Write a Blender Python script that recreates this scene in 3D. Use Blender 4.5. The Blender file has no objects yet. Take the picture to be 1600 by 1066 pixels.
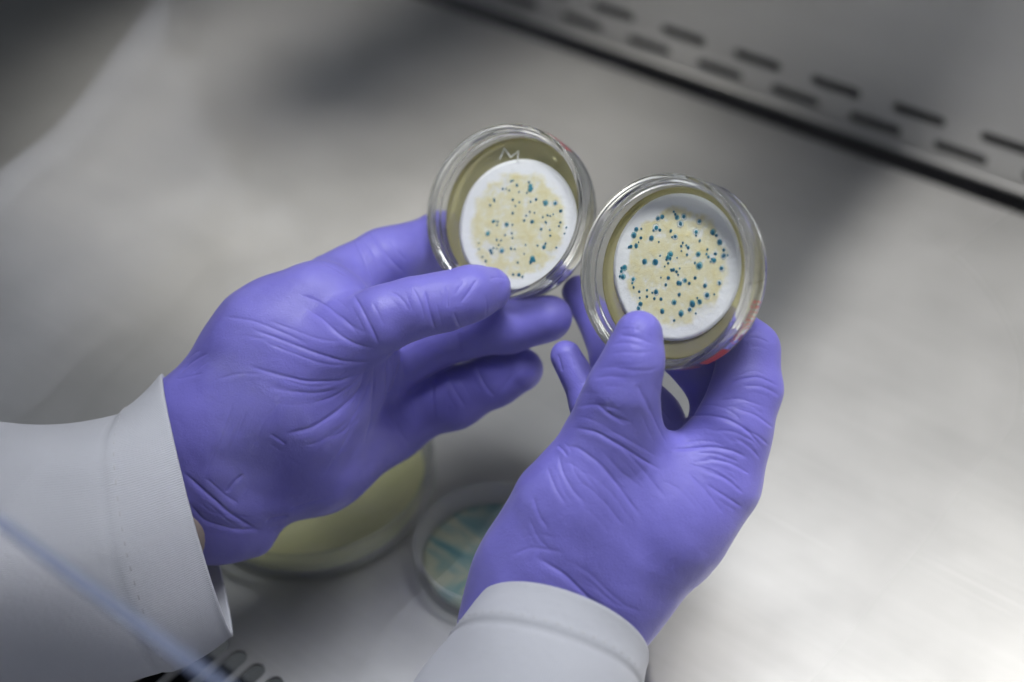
import bpy, bmesh, math, random
import numpy as np
from mathutils import Vector, Matrix
random.seed(7); rng = np.random.default_rng(11)
S = bpy.context.scene
C = S.collection
R_ = math.radians

# ------------------------------------------------------------------ camera
W0, H0, F = 1600.0, 1066.0, 2222.0
zz = .65
zy = (.3968 + math.sqrt(.3968**2 + 4*1.244*.4162)) / 2.488
zx = -.4016 + .494*zy
ZC = np.array([zx, zy, zz]); ZC /= np.linalg.norm(ZC)
XC = np.array([.785, -.388, .485]); XC -= ZC*XC.dot(ZC); XC /= np.linalg.norm(XC)
YC = np.cross(ZC, XC)
RM = np.array([XC, YC, ZC])              # world = RM @ cam + CAM
CAM = np.array([0, 0, .42])
cam_data = bpy.data.cameras.new('camera'); cam = bpy.data.objects.new('camera', cam_data); C.objects.link(cam)
cam_data.sensor_width = 36; cam_data.lens = 50; cam_data.clip_start = .01; cam_data.clip_end = 50
cam_data.dof.use_dof = True; cam_data.dof.focus_distance = .452; cam_data.dof.aperture_fstop = 4.8
M4 = Matrix([list(RM[0])+[CAM[0]], list(RM[1])+[CAM[1]], list(RM[2])+[CAM[2]], [0,0,0,1]])
cam.matrix_world = M4
S.camera = cam

def ray(px, py): return np.array([(px-W0/2)/F, (H0/2-py)/F, -1.0])
def campt(px, py, d): return ray(px, py)*d                    # camera space
def at(px, py, d): return RM @ campt(px, py, d) + CAM         # a point of the place at optical depth d
def on_z(px, py, z=0.0):
    r = RM @ ray(px, py); return CAM + r*((z-CAM[2])/r[2])
def on_y(px, py, y):
    r = RM @ ray(px, py); return CAM + r*((y-CAM[1])/r[1])

# ------------------------------------------------------------------ world, lamps, exposure
wd = bpy.data.worlds.new('World'); S.world = wd; wd.use_nodes = True
wd.node_tree.nodes['Background'].inputs[0].default_value = (.86, .93, 1, 1)
wd.node_tree.nodes['Background'].inputs[1].default_value = .068
S.view_settings.view_transform = 'Standard'; S.view_settings.look = 'None'
S.view_settings.exposure = 0; S.view_settings.gamma = 1
S.cycles.use_denoising = True
S.cycles.max_bounces = 16; S.cycles.transmission_bounces = 16; S.cycles.transparent_max_bounces = 16
S.cycles.glossy_bounces = 8; S.cycles.diffuse_bounces = 4
S.cycles.sample_clamp_indirect = 6

def area(name, loc, target, sx, sy, power, col, spread=180):
    l = bpy.data.lights.new(name, 'AREA'); l.shape = 'RECTANGLE'; l.size = sx; l.size_y = sy; l.energy = power; l.color = col
    l.spread = R_(spread)
    o = bpy.data.objects.new(name, l); C.objects.link(o); o.location = loc
    o.rotation_euler = (Vector(target)-Vector(loc)).to_track_quat('-Z', 'Y').to_euler()
    return o
area('cabinet_lamp', (-.20, .33, .66), (-.205, .265, .1), .42, .08, .57, (.97, .98, 1), 62)
def spot(name, loc, target, power, col, half, blend, soft):
    l = bpy.data.lights.new(name, 'SPOT'); l.energy = power; l.color = col; l.spot_size = R_(2*half); l.spot_blend = blend; l.shadow_soft_size = soft
    o = bpy.data.objects.new(name, l); C.objects.link(o); o.location = loc
    o.rotation_euler = (Vector(target)-Vector(loc)).to_track_quat('-Z', 'Y').to_euler()
area('coat_light', (-.42, .08, .75), (-.37, -.12, .12), .12, .12, .78, (.95, .97, 1), 34)  # added to brighten the coat so its reflection shows in the sash
area('glint_strip', (-.15, .40, .74), (-.18, .34, 0), .7, .016, .14, (1, 1, 1))  # thin strip added for bright streaks in the clear dish walls
area('glint_panel', (.62, .12, .48), (-.2, .30, .12), .28, .5, .20, (.95, .98, 1), 120)  # light panel added on the right for more streaks on the dishes
spot('right_spot', (.01, .538, .851), (.59, .624, .197), 39, (1, .95, .89), 57.4, .016, .02)  # added spot; its cone edge draws the slanting bright border
spot('left_spot', (-.60, .47, .80), (-.50, .475, 0), 40, (1, .94, .85), 17, 1, .05)  # added spot that warms and brightens the left of the tray

# ------------------------------------------------------------------ materials
def mat(name, base=(.5,.5,.5), rough=.5, metal=0, **kw):
    m = bpy.data.materials.new(name); m.use_nodes = True
    b = m.node_tree.nodes['Principled BSDF']
    b.inputs['Base Color'].default_value = (*base, 1); b.inputs['Roughness'].default_value = rough
    b.inputs['Metallic'].default_value = metal
    for k, v in kw.items(): b.inputs[k.replace('_', ' ')].default_value = v
    return m
def N(m, t, **kw):
    n = m.node_tree.nodes.new(t)
    for k, v in kw.items():
        if hasattr(n, k) and k not in n.inputs: setattr(n, k, v)
        else: n.inputs[k.replace('_', ' ')].default_value = v
    return n
def L(m, a, ao, b, bi): m.node_tree.links.new(a.outputs[ao], b.inputs[bi])
def P(m): return m.node_tree.nodes['Principled BSDF']
def coords(m, scale=(1,1,1), kind='Object', rot=(0,0,0)):
    t = N(m, 'ShaderNodeTexCoord'); mp = N(m, 'ShaderNodeMapping')
    mp.inputs['Scale'].default_value = scale; mp.inputs['Rotation'].default_value = rot
    L(m, t, kind, mp, 'Vector'); return mp
def ramp(m, stops):
    r = N(m, 'ShaderNodeValToRGB'); e = r.color_ramp.elements
    while len(e) < len(stops): e.new(.5)
    for i, (p, c) in enumerate(stops): e[i].position = p; e[i].color = (*c, 1) if len(c) == 3 else c
    return r

def steel(name, base=(.50,.505,.51), rough=.40, metal=.64):
    m = mat(name, base, rough, metal)
    mp = coords(m, (3, 260, 60)); n = N(m, 'ShaderNodeTexNoise', Scale=1.0, Detail=4.0, Roughness=.65); L(m, mp, 0, n, 'Vector')
    mp2 = coords(m, (7, 7, 7)); n2 = N(m, 'ShaderNodeTexNoise', Scale=1.0, Detail=5.0, Roughness=.6); L(m, mp2, 0, n2, 'Vector')
    r = ramp(m, [(.3, tuple(c*.88 for c in base)), (.7, tuple(min(1,c*1.09) for c in base))]); L(m, n2, 'Fac', r, 'Fac')
    mx = N(m, 'ShaderNodeMixRGB', blend_type='MULTIPLY'); mx.inputs[0].default_value = .18
    r2 = ramp(m, [(.35, (.75,.75,.75)), (.65, (1,1,1))]); L(m, n, 'Fac', r2, 'Fac')
    L(m, r, 0, mx, 1); L(m, r2, 0, mx, 2); L(m, mx, 0, P(m), 'Base Color')
    mr = N(m, 'ShaderNodeMapRange'); mr.inputs[3].default_value = rough-.12; mr.inputs[4].default_value = rough+.13
    L(m, n2, 'Fac', mr, 0); L(m, mr, 0, P(m), 'Roughness')
    # scattered fine scratches
    mp3 = coords(m, (9, 420, 40), rot=(0, 0, .35)); n3 = N(m, 'ShaderNodeTexNoise', Scale=1.0, Detail=2.0); L(m, mp3, 0, n3, 'Vector')
    r3 = ramp(m, [(.66, (0,0,0)), (.74, (1,1,1))]); L(m, n3, 'Fac', r3, 'Fac')
    mx3 = N(m, 'ShaderNodeMixRGB', blend_type='ADD'); mx3.inputs[0].default_value = .06; L(m, mx, 0, mx3, 1); L(m, r3, 0, mx3, 2); L(m, mx3, 0, P(m), 'Base Color')
    b = N(m, 'ShaderNodeBump', Strength=.05, Distance=.0005); L(m, n, 'Fac', b, 'Height'); L(m, b, 0, P(m), 'Normal')
    return m
STEEL = steel('brushed_steel'); DARK2 = mat('shadowed_plenum', (.07,.07,.075), .8)  # the plenum's dark grey stands for shade in the rear gap and slots
STEEL2 = steel('brushed_steel_panel', (.60,.605,.61), .40, .60)
DARK = mat('dark_plenum', (.006,.006,.007), .9)  # near-black colour stands for the shade inside the front slots

def clear_plastic(name, tint=(.985,.99,.985), ior=1.5, rough=.0):
    m = bpy.data.materials.new(name); m.use_nodes = True; nt = m.node_tree
    nt.nodes.remove(nt.nodes['Principled BSDF'])
    g = N(m, 'ShaderNodeBsdfGlass'); g.inputs['Color'].default_value = (*tint, 1); g.inputs['IOR'].default_value = ior; g.inputs['Roughness'].default_value = rough
    L(m, g, 0, nt.nodes['Material Output'], 'Surface'); return m
def milky(name, tint, ior, rough, dcol, f):
    m = clear_plastic(name, tint, ior, rough); nt = m.node_tree; g = [n for n in nt.nodes if n.type == 'BSDF_GLASS'][0]
    d = N(m, 'ShaderNodeBsdfDiffuse'); d.inputs[0].default_value = (*dcol, 1)
    t = N(m, 'ShaderNodeBsdfTranslucent'); t.inputs[0].default_value = (*dcol, 1)
    q = N(m, 'ShaderNodeMixShader'); q.inputs[0].default_value = .5; L(m, d, 0, q, 1); L(m, t, 0, q, 2)
    x = N(m, 'ShaderNodeMixShader'); x.inputs[0].default_value = f; L(m, g, 0, x, 1); L(m, q, 0, x, 2)
    L(m, x, 0, nt.nodes['Material Output'], 'Surface'); return m
PLASTIC = milky('clear_polystyrene', (.99,.995,.99), 1.5, .0, (.85,.87,.88), .03)  # the small white diffuse share imitates room reflections in the walls
AGAR = milky('agar_gel', (.985,.965,.74), 1.34, .03, (.97,.92,.56), .32)
AGAR2 = mat('cloudy_agar', (.74,.73,.36), .35)

def pane_mat():
    m = bpy.data.materials.new('sash_glass'); m.use_nodes = True; nt = m.node_tree
    nt.nodes.remove(nt.nodes['Principled BSDF'])
    t = N(m, 'ShaderNodeBsdfTransparent'); t.inputs[0].default_value = (.985,.99,.99,1)
    g = N(m, 'ShaderNodeBsdfGlossy'); g.inputs['Roughness'].default_value = .0
    ge = N(m, 'ShaderNodeNewGeometry'); dt = N(m, 'ShaderNodeVectorMath', operation='DOT_PRODUCT'); L(m, ge, 'Incoming', dt, 0); L(m, ge, 'Normal', dt, 1)
    ab = N(m, 'ShaderNodeMath', operation='ABSOLUTE'); L(m, dt, 'Value', ab, 0)
    om = N(m, 'ShaderNodeMath', operation='SUBTRACT'); om.inputs[0].default_value = 1; L(m, ab, 0, om, 1)
    pw = N(m, 'ShaderNodeMath', operation='POWER'); pw.inputs[1].default_value = 5; L(m, om, 0, pw, 0)
    f = N(m, 'ShaderNodeMath', operation='MULTIPLY_ADD'); f.inputs[1].default_value = .957; f.inputs[2].default_value = .043; L(m, pw, 0, f, 0)
    mx = N(m, 'ShaderNodeMixShader'); L(m, f, 0, mx, 0); L(m, t, 0, mx, 1); L(m, g, 0, mx, 2)
    L(m, mx, 0, nt.nodes['Material Output'], 'Surface'); return m

def thin_plastic(f):
    m = pane_mat(); m.name = 'thin_clear_plastic'; nt = m.node_tree; q = [n for n in nt.nodes if n.type == 'MIX_SHADER'][0]
    g = [n for n in nt.nodes if n.type == 'BSDF_GLOSSY'][0]; g.inputs['Roughness'].default_value = .08
    d = N(m, 'ShaderNodeBsdfDiffuse'); d.inputs[0].default_value = (.80,.82,.80,1)
    x = N(m, 'ShaderNodeMixShader'); x.inputs[0].default_value = f; L(m, q, 0, x, 1); L(m, d, 0, x, 2); L(m, x, 0, nt.nodes['Material Output'], 'Surface'); return m
PLASTIC2 = thin_plastic(.07)
PLASTIC3 = thin_plastic(.13)
def glove_mat():
    m = mat('purple_nitrile', (.165,.138,.58), .47)
    b = P(m); b.inputs['Specular IOR Level'].default_value = .36
    b.inputs['Subsurface Weight'].default_value = .0
    b.inputs['Sheen Weight'].default_value = .12; b.inputs['Sheen Roughness'].default_value = .4
    mp = coords(m, (1,1,1)); n = N(m, 'ShaderNodeTexNoise', Scale=55.0, Detail=4.0, Roughness=.55); L(m, mp, 0, n, 'Vector')
    r = ramp(m, [(.3, (.166,.150,.55)), (.7, (.198,.180,.635))]); L(m, n, 'Fac', r, 'Fac'); L(m, r, 0, b, 'Base Color')
    n3 = N(m, 'ShaderNodeTexNoise', Scale=1500.0, Detail=2.0); L(m, mp, 0, n3, 'Vector')
    b1 = N(m, 'ShaderNodeBump', Strength=.32, Distance=.0003); L(m, n3, 'Fac', b1, 'Height')
    n4 = N(m, 'ShaderNodeTexNoise', Scale=140.0, Detail=3.0, Distortion=.6); L(m, mp, 0, n4, 'Vector')
    b2 = N(m, 'ShaderNodeBump', Strength=.22, Distance=.0012); L(m, n4, 'Fac', b2, 'Height'); L(m, b1, 0, b2, 'Normal')
    L(m, b2, 0, b, 'Normal')
    mr = N(m, 'ShaderNodeMapRange'); mr.inputs[3].default_value = .36; mr.inputs[4].default_value = .58; L(m, n4, 'Fac', mr, 0); L(m, mr, 0, b, 'Roughness'); return m
GLOVE = glove_mat()

def cloth_mat():
    m = mat('white_coat_cotton', (.50,.51,.555), .85)
    b = P(m); b.inputs['Sheen Weight'].default_value = .15
    t = N(m, 'ShaderNodeUVMap'); 
    w = N(m, 'ShaderNodeTexWave', wave_type='BANDS', bands_direction='X'); w.inputs['Scale'].default_value = 330; w.inputs['Distortion'].default_value = .6; w.inputs['Detail'].default_value = 1
    L(m, t, 0, w, 'Vector')
    mp = coords(m); n = N(m, 'ShaderNodeTexNoise', Scale=900.0, Detail=2.0); L(m, mp, 0, n, 'Vector')
    mx = N(m, 'ShaderNodeMixRGB'); mx.inputs[0].default_value = .35; L(m, w, 'Color', mx, 1); L(m, n, 'Fac', mx, 2)
    bp = N(m, 'ShaderNodeBump', Strength=.7, Distance=.00032); L(m, mx, 0, bp, 'Height')
    n2 = N(m, 'ShaderNodeTexNoise', Scale=22.0, Detail=5.0, Roughness=.6); L(m, mp, 0, n2, 'Vector')
    b2 = N(m, 'ShaderNodeBump', Strength=.18, Distance=.006); L(m, n2, 'Fac', b2, 'Height'); L(m, bp, 0, b2, 'Normal'); L(m, b2, 0, b, 'Normal')
    r = ramp(m, [(.3, (.53,.545,.61)), (.7, (.57,.585,.65))]); L(m, n2, 'Fac', r, 'Fac'); L(m, r, 0, b, 'Base Color')
    return m
CLOTH = cloth_mat()
THREAD = mat('pale_thread', (.60,.60,.63), .7)
SKIN = mat('skin', (.36,.29,.26), .5)
RED = mat('red_ink', (.62,.05,.06), .6)
GREYINK = mat('grey_pencil', (.75,.77,.74), .6)

def membrane_mat(seed):
    m = mat('filter_membrane', (.79,.81,.81), .55)
    mp = coords(m, (1,1,1)); mp.inputs['Location'].default_value = (0,0,seed*.37)
    tc = N(m, 'ShaderNodeTexCoord')
    ln = N(m, 'ShaderNodeVectorMath', operation='LENGTH'); L(m, tc, 'Object', ln, 0)
    n1 = N(m, 'ShaderNodeTexNoise', Scale=190.0, Detail=5.0, Roughness=.6); L(m, mp, 0, n1, 'Vector')
    n2 = N(m, 'ShaderNodeTexNoise', Scale=250.0, Detail=3.0, Roughness=.6); L(m, mp, 0, n2, 'Vector')
    # radial stain: 1 inside 17.5 mm, ragged edge
    a = N(m, 'ShaderNodeMath', operation='MULTIPLY_ADD'); a.inputs[1].default_value = .008; L(m, n1, 'Fac', a, 0); L(m, ln, 'Value', a, 2)
    mr = N(m, 'ShaderNodeMapRange', interpolation_type='SMOOTHSTEP'); mr.inputs[1].default_value = .0205; mr.inputs[2].default_value = .0232; mr.inputs[3].default_value = 1; mr.inputs[4].default_value = 0
    L(m, a, 0, mr, 0)
    r = ramp(m, [(.34, (.79,.80,.74)), (.45, (.785,.755,.53)), (.68, (.755,.685,.38))]); L(m, n2, 'Fac', r, 'Fac')
    mx = N(m, 'ShaderNodeMixRGB'); mx.inputs[1].default_value = (.86,.88,.88,1); L(m, mr, 0, mx, 0); L(m, r, 0, mx, 2)
    L(m, mx, 0, P(m), 'Base Color')
    rr = N(m, 'ShaderNodeMapRange'); rr.inputs[3].default_value = .6; rr.inputs[4].default_value = .22; L(m, mr, 0, rr, 0); L(m, rr, 0, P(m), 'Roughness')
    bp = N(m, 'ShaderNodeBump', Strength=.5, Distance=.0006); L(m, n2, 'Fac', bp, 'Height'); L(m, bp, 0, P(m), 'Normal')
    return m
def radial(m):
    tc = N(m, 'ShaderNodeTexCoord'); n = N(m, 'ShaderNodeTexNoise', Scale=1.6, Detail=2.0); L(m, tc, 'Object', n, 'Vector')
    ln = N(m, 'ShaderNodeVectorMath', operation='LENGTH'); L(m, tc, 'Object', ln, 0)
    a = N(m, 'ShaderNodeMath', operation='MULTIPLY_ADD'); a.inputs[1].default_value = .5; L(m, n, 'Fac', a, 0); L(m, ln, 'Value', a, 2); return a
def colony_mat(name, c0, c1):
    m = mat(name, c0, .38); a = radial(m); r = ramp(m, [(.45, c0), (1.2/1.5, tuple(.6*x+.4*y for x, y in zip(c0, c1))), (1, c1)])
    d = N(m, 'ShaderNodeMath', operation='DIVIDE'); d.inputs[1].default_value = 1.4; L(m, a, 0, d, 0); L(m, d, 0, r, 'Fac'); L(m, r, 0, P(m), 'Base Color'); return m
COL_DARK = colony_mat('colony_navy', (.012,.100,.175), (.045,.29,.38)); COL_TEAL = colony_mat('colony_teal', (.018,.17,.25), (.07,.34,.40))
def halo_mat(name, col):
    m = mat(name, col, .5); a = radial(m); mr = N(m, 'ShaderNodeMapRange', interpolation_type='SMOOTHSTEP')
    mr.inputs[1].default_value = .72; mr.inputs[2].default_value = 1.2; mr.inputs[3].default_value = .85; mr.inputs[4].default_value = 0
    L(m, a, 0, mr, 0); L(m, mr, 0, P(m), 'Alpha'); return m
HALO = halo_mat('colony_halo', (.25,.50,.52)); HALO2 = halo_mat('pale_halo', (.74,.82,.82))

# ------------------------------------------------------------------ object helpers
def obj(name, me, m=None, parent=None):
    o = bpy.data.objects.new(name, me); C.objects.link(o)
    if m is not None and len(me.materials) == 0: me.materials.append(m)
    if parent is not None: o.parent = parent
    return o
def tag(o, label, cat, group=None):
    o['label'] = label; o['category'] = cat
    if group: o['group'] = group
    return o
def empty(name, loc=(0,0,0), M=None):
    o = bpy.data.objects.new(name, None); C.objects.link(o); o.empty_display_size = .01
    if M is not None: o.matrix_world = M
    else: o.location = loc
    return o
def mesh(name, v, f, smooth=True):
    me = bpy.data.meshes.new(name); me.from_pydata([tuple(map(float,p)) for p in v], [], [tuple(map(int,q)) for q in f]); me.update()
    if smooth: me.polygons.foreach_set('use_smooth', [True]*len(me.polygons))
    return me
def mesh_np(name, v, q, smooth=True):
    me = bpy.data.meshes.new(name); nv, nq = len(v), len(q)
    me.vertices.add(nv); me.vertices.foreach_set('co', np.asarray(v, np.float32).ravel())
    me.loops.add(nq*4); me.loops.foreach_set('vertex_index', np.asarray(q, np.int32).ravel())
    me.polygons.add(nq); me.polygons.foreach_set('loop_start', np.arange(0, nq*4, 4, dtype=np.int32))
    me.update(calc_edges=True)
    if smooth: me.polygons.foreach_set('use_smooth', np.ones(nq, bool))
    return me
def lathe(name, prof, n=128, closed=True):
    v = []; f = []; k = len(prof)
    for i in range(n):
        a = 2*math.pi*i/n
        for r, z in prof: v.append((r*math.cos(a), r*math.sin(a), z))
    for i in range(n):
        j = (i+1) % n
        for q in range(k if closed else k-1):
            p = (q+1) % k
            f.append((i*k+q, j*k+q, j*k+p, i*k+p))
    me = mesh(name, v, f)
    bm = bmesh.new(); bm.from_mesh(me); bmesh.ops.remove_doubles(bm, verts=bm.verts, dist=1e-7); bmesh.ops.recalc_face_normals(bm, faces=bm.faces); bm.to_mesh(me); bm.free()
    me.polygons.foreach_set('use_smooth', [True]*len(me.polygons)); return me
def rounded(prof_pts, r, seg=4):
    """fillet a closed 2-D outline"""
    out = []; n = len(prof_pts)
    for i in range(n):
        p = np.array(prof_pts[i]); a = np.array(prof_pts[i-1]); b = np.array(prof_pts[(i+1) % n])
        rr = min(r, .45*np.linalg.norm(a-p), .45*np.linalg.norm(b-p))
        u = p + (a-p)/np.linalg.norm(a-p)*rr; w = p + (b-p)/np.linalg.norm(b-p)*rr
        for t in np.linspace(0, 1, seg+1): out.append(tuple((1-t)**2*u + 2*t*(1-t)*p + t*t*w))
    return out

# ------------------------------------------------------------------ the cabinet: tray, slotted back panel, front grille
edge = on_z(1200, 176)                       # rear edge of the tray
YB = float(edge[1])
def sheet_with_slots(name, x0, x1, y0, y1, slots, depth, m, M, seg=6):
    """a plate with stadium holes (cx, cy, half length, half width, along) in its own plane; M places it"""
    bm = bmesh.new()
    outer = [(x0,y0),(x1,y0),(x1,y1),(x0,y1)]
    loops = [outer]
    for cx, cy, hl, hw, ax in slots:
        pts = []
        for s, c0 in ((1, -90), (-1, 90)):
            for i in range(seg+1):
                a = R_(c0 + 180*i/seg)
                p = (s*(hl-hw) + hw*math.cos(a), hw*math.sin(a))
                pts.append((cx+p[0], cy+p[1]) if ax == 'x' else (cx-p[1], cy+p[0]))
        loops.append(pts)
    edges = []
    rims = []
    for lp in loops:
        vs = [bm.verts.new((x, y, 0)) for x, y in lp]
        es = [bm.edges.new((vs[i], vs[(i+1) % len(vs)])) for i in range(len(vs))]
        edges += es; rims.append(vs)
    bmesh.ops.triangle_fill(bm, use_beauty=True, use_dissolve=False, edges=edges)
    for fc in bm.faces:
        if fc.normal.z < 0: fc.normal_flip()
    for vs in rims:
        low = [bm.verts.new((v.co.x, v.co.y, -depth)) for v in vs]
        for i in range(len(vs)):
            j = (i+1) % len(vs); bm.faces.new((vs[i], vs[j], low[j], low[i]))
    bmesh.ops.transform(bm, matrix=M, verts=bm.verts)
    me = bpy.data.meshes.new(name); bm.to_mesh(me); bm.free()
    return obj(name, me, m)
def box(name, x0, x1, y0, y1, z0, z1, m, parent=None, bevel=0):
    bm = bmesh.new(); bmesh.ops.create_cube(bm, size=1)
    for v in bm.verts: v.co = ((x0+x1)/2+v.co.x*(x1-x0), (y0+y1)/2+v.co.y*(y1-y0), (z0+z1)/2+v.co.z*(z1-z0))
    if bevel: bmesh.ops.bevel(bm, geom=bm.edges[:], offset=bevel, segments=3, affect='EDGES', profile=.5)
    me = bpy.data.meshes.new(name); bm.to_mesh(me); bm.free(); return obj(name, me, m, parent)

YF = float(on_z(353, 999)[1]) + .022         # front edge of the tray
def tray():
    # cross-section in (y, z), swept along X; the rear edge rolls down into the gap
    pr = [(YF, 0), (YF+.0014, 0)]
    for t in np.linspace(0, 1, 14)[1:]: pr.append((YF+.0014+(YB-.014-YF-.004)*t, 0))
    for a in np.linspace(0, 90, 8)[1:]: pr.append((YB-.014+.014*math.sin(R_(a)), -.014+.014*math.cos(R_(a))))
    pr += [(YB, -.03)]
    xs = np.linspace(-1.3, .9, 60); v = []; f = []
    for x in xs: v += [(x, y, z) for y, z in pr]
    k = len(pr)
    for i in range(len(xs)-1):
        for j in range(k-1): f.append((i*k+j, (i+1)*k+j, (i+1)*k+j+1, i*k+j+1))
    o = obj('work_surface', mesh('work_surface', v, f), STEEL); o['kind'] = 'structure'
tray()
# back panel, leaning a touch, with two rows of long slots
YW = YB + .0095
rowA = [on_y(px, py, YW) for px, py in ((908,38),(1012,72),(1125,108),(1240,148),(1367,192),(1500,238))]
rowB = [on_y(px, py, YW) for px, py in ((958,20),(1065,58),(1180,95),(1305,135),(1435,178),(1570,222))]
za = float(np.mean([p[2] for p in rowA])); zb = float(np.mean([p[2] for p in rowB]))
pitch = float((rowA[-1][0]-rowA[0][0])/5)
print('YB', YB, 'rows', za, zb, 'pitch', pitch, 'YF', YF)
slots = []
for k in range(-16, 9):
    slots.append((rowA[0][0]+k*pitch, za, pitch*.31, .0030, 'x'))
    slots.append((rowB[0][0]+k*pitch, zb, pitch*.31, .0030, 'x'))
MW = Matrix.Translation((0, YW, 0)) @ Matrix.Rotation(R_(90), 4, 'X')
o = sheet_with_slots('back_wall', -1.3, .9, -.0005, .75, slots, .0015, STEEL2, MW); o['kind'] = 'structure'
def lip():
    v = []; f = []; n = 10
    for x in (-1.3, .9):
        for i in range(n): a = 2*math.pi*i/n; v.append((x, YW+.0006+.0018*math.cos(a), -.0008+.0018*math.sin(a)))
    for i in range(n): f.append((i, (i+1) % n, n+(i+1) % n, n+i))
    o = obj('back_wall_lip', mesh('back_wall_lip', v, f), STEEL2); o['kind'] = 'structure'
lip()
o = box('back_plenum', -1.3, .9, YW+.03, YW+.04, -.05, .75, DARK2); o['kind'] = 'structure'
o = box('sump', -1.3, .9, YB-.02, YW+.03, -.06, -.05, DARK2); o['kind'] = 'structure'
o = box('shadow_box', -.606, -.545, .45, YW-.002, .47, .52, STEEL2, None, .012); o['kind'] = 'structure'  # unseen box added to cast a soft dark patch on the tray
# front grille
ends = [on_z(px, py) for px, py in ((353,999),(381,1018),(411,1036),(440,1058))]
fp = float((ends[-1][0]-ends[0][0])/3)
print('front pitch', fp, [tuple(np.round(e,3)) for e in ends])
fs = []
y1 = float(np.mean([e[1] for e in ends]))
for k in range(-22, 40):
    fs.append((ends[0][0]+k*fp, y1-.025, .025, fp*.36, 'y'))
o = sheet_with_slots('front_grille', -1.3, .9, y1-.09, YF+.006, fs, .0015, STEEL, Matrix.Translation((0,0,-.0002))); o['kind'] = 'structure'
o = box('front_duct', -1.3, .9, y1-.09, YF-.001, -.08, -.07, DARK); o['kind'] = 'structure'

# ------------------------------------------------------------------ glass sash
e0 = at(165, 943, .300)
def sash():
    root = empty('glass_sash', tuple(e0))
    tag(root, 'clear glass sash with a bluish lower edge crossing the left sleeve', 'glass sash')
    th = .0022; tilt = R_(10); up = np.array([0, math.sin(tilt), math.cos(tilt)]); nn = np.array([0, math.cos(tilt), -math.sin(tilt)])
    bm = bmesh.new()
    for sx in (-.75, .75):
        for t, n in ((0,0),(0,th),(.62,th),(.62,0)):
            bm.verts.new(tuple(np.array([sx,0,0])+up*t+nn*n))
    vs = bm.verts[:] if bm.verts.ensure_lookup_table() is None else None
    q = [bm.verts[i] for i in range(8)]
    for a in ((0,1,2,3),(7,6,5,4),(0,4,5,1),(1,5,6,2),(2,6,7,3),(3,7,4,0)): bm.faces.new([q[i] for i in a])
    bmesh.ops.recalc_face_normals(bm, faces=bm.faces)
    me = bpy.data.meshes.new('pane'); bm.to_mesh(me); bm.free()
    obj('pane', me, pane_mat(), root)
    # ground lower edge of the pane: a polished strip
    em = mat('polished_glass_edge', (.46,.54,.80), .25); P(em).inputs['Alpha'].default_value = .5
    bm = bmesh.new(); bmesh.ops.create_cube(bm, size=1)
    for v in bm.verts: v.co = tuple(np.array([v.co.x*1.5,0,0]) + up*(v.co.z*.0016-.0009) + nn*(th/2+v.co.y*(th+.0004)))
    me = bpy.data.meshes.new('edge_strip'); bm.to_mesh(me); bm.free(); obj('edge_strip', me, em, root)
    return root
sash()

# ------------------------------------------------------------------ dishes
def frame(px, py, d, n_cam, x_hint=(1,0,0)):
    n = np.array(n_cam, float); n /= np.linalg.norm(n)
    x = np.array(x_hint, float); x -= n*x.dot(n); x /= np.linalg.norm(x); y = np.cross(n, x)
    Rw = RM @ np.array([x, y, n]).T; o = at(px, py, d)
    return Matrix([[*Rw[0], o[0]], [*Rw[1], o[1]], [*Rw[2], o[2]], [0,0,0,1]])
DH = .015; DR = .030
def dish_profile(R=DR, H=DH, t=.0013):
    # rim at z=0, floor at z=-H; outer wall with a stacking step, foot ring below
    o = [(0, -H+.0006), (R-.0042, -H+.0006), (R-.0040, -H), (R-.0022, -H), (R-.0014, -H+.0022), (R-.0003, -H+.0030), (R, -.0034), (R, 0), (R-.0014, 0), (R-.0016, -.0012), (R-.0026, -.0018), (R-.0027, -.0042), (R-.0032, -.0046), (R-.0034, -H+.0026), (R-.0050, -H+.0018), (0, -H+.0018)]
    body = rounded(o[1:-1], .00035, 3)
    return [o[0]] + body + [o[-1]]
DISH_ME = lathe('base', dish_profile(), 160, closed=False)
AGAR_ME = lathe('agar', [(0, -DH+.0019), (DR-.0052, -DH+.0019), (DR-.0036, -DH+.0030), (DR-.0034, -.0077), (DR-.0040, -.0077), (DR-.0046, -.0078), (0, -.0078)], 128, closed=False)
def dome(r=1, h=.32, n=10):
    v = [(0,0,h)]; f = []
    for k, (rr, zz_) in enumerate(((.45,.27),(.8,.15),(1,0))):
        for i in range(n): a = 2*math.pi*i/n; v.append((rr*math.cos(a), rr*math.sin(a), zz_))
    for i in range(n): f.append((0, 1+i, 1+(i+1) % n))
    for k in range(2):
        for i in range(n): a, b = 1+k*n+i, 1+k*n+(i+1) % n; f.append((a, a+n, b+n, b))
    return mesh('colony', v, f)
COL_ME = dome(); COL_ME.materials.append(COL_DARK)
COL_ME2 = COL_ME.copy(); COL_ME2.materials.clear(); COL_ME2.materials.append(COL_TEAL)
HALO_ME = mesh('halo', [(math.cos(2*math.pi*i/14), math.sin(2*math.pi*i/14), 0) for i in range(14)], [tuple(range(14))]); HALO_ME.materials.append(HALO)
HALO_ME2 = HALO_ME.copy(); HALO_ME2.materials.clear(); HALO_ME2.materials.append(HALO2)

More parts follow.
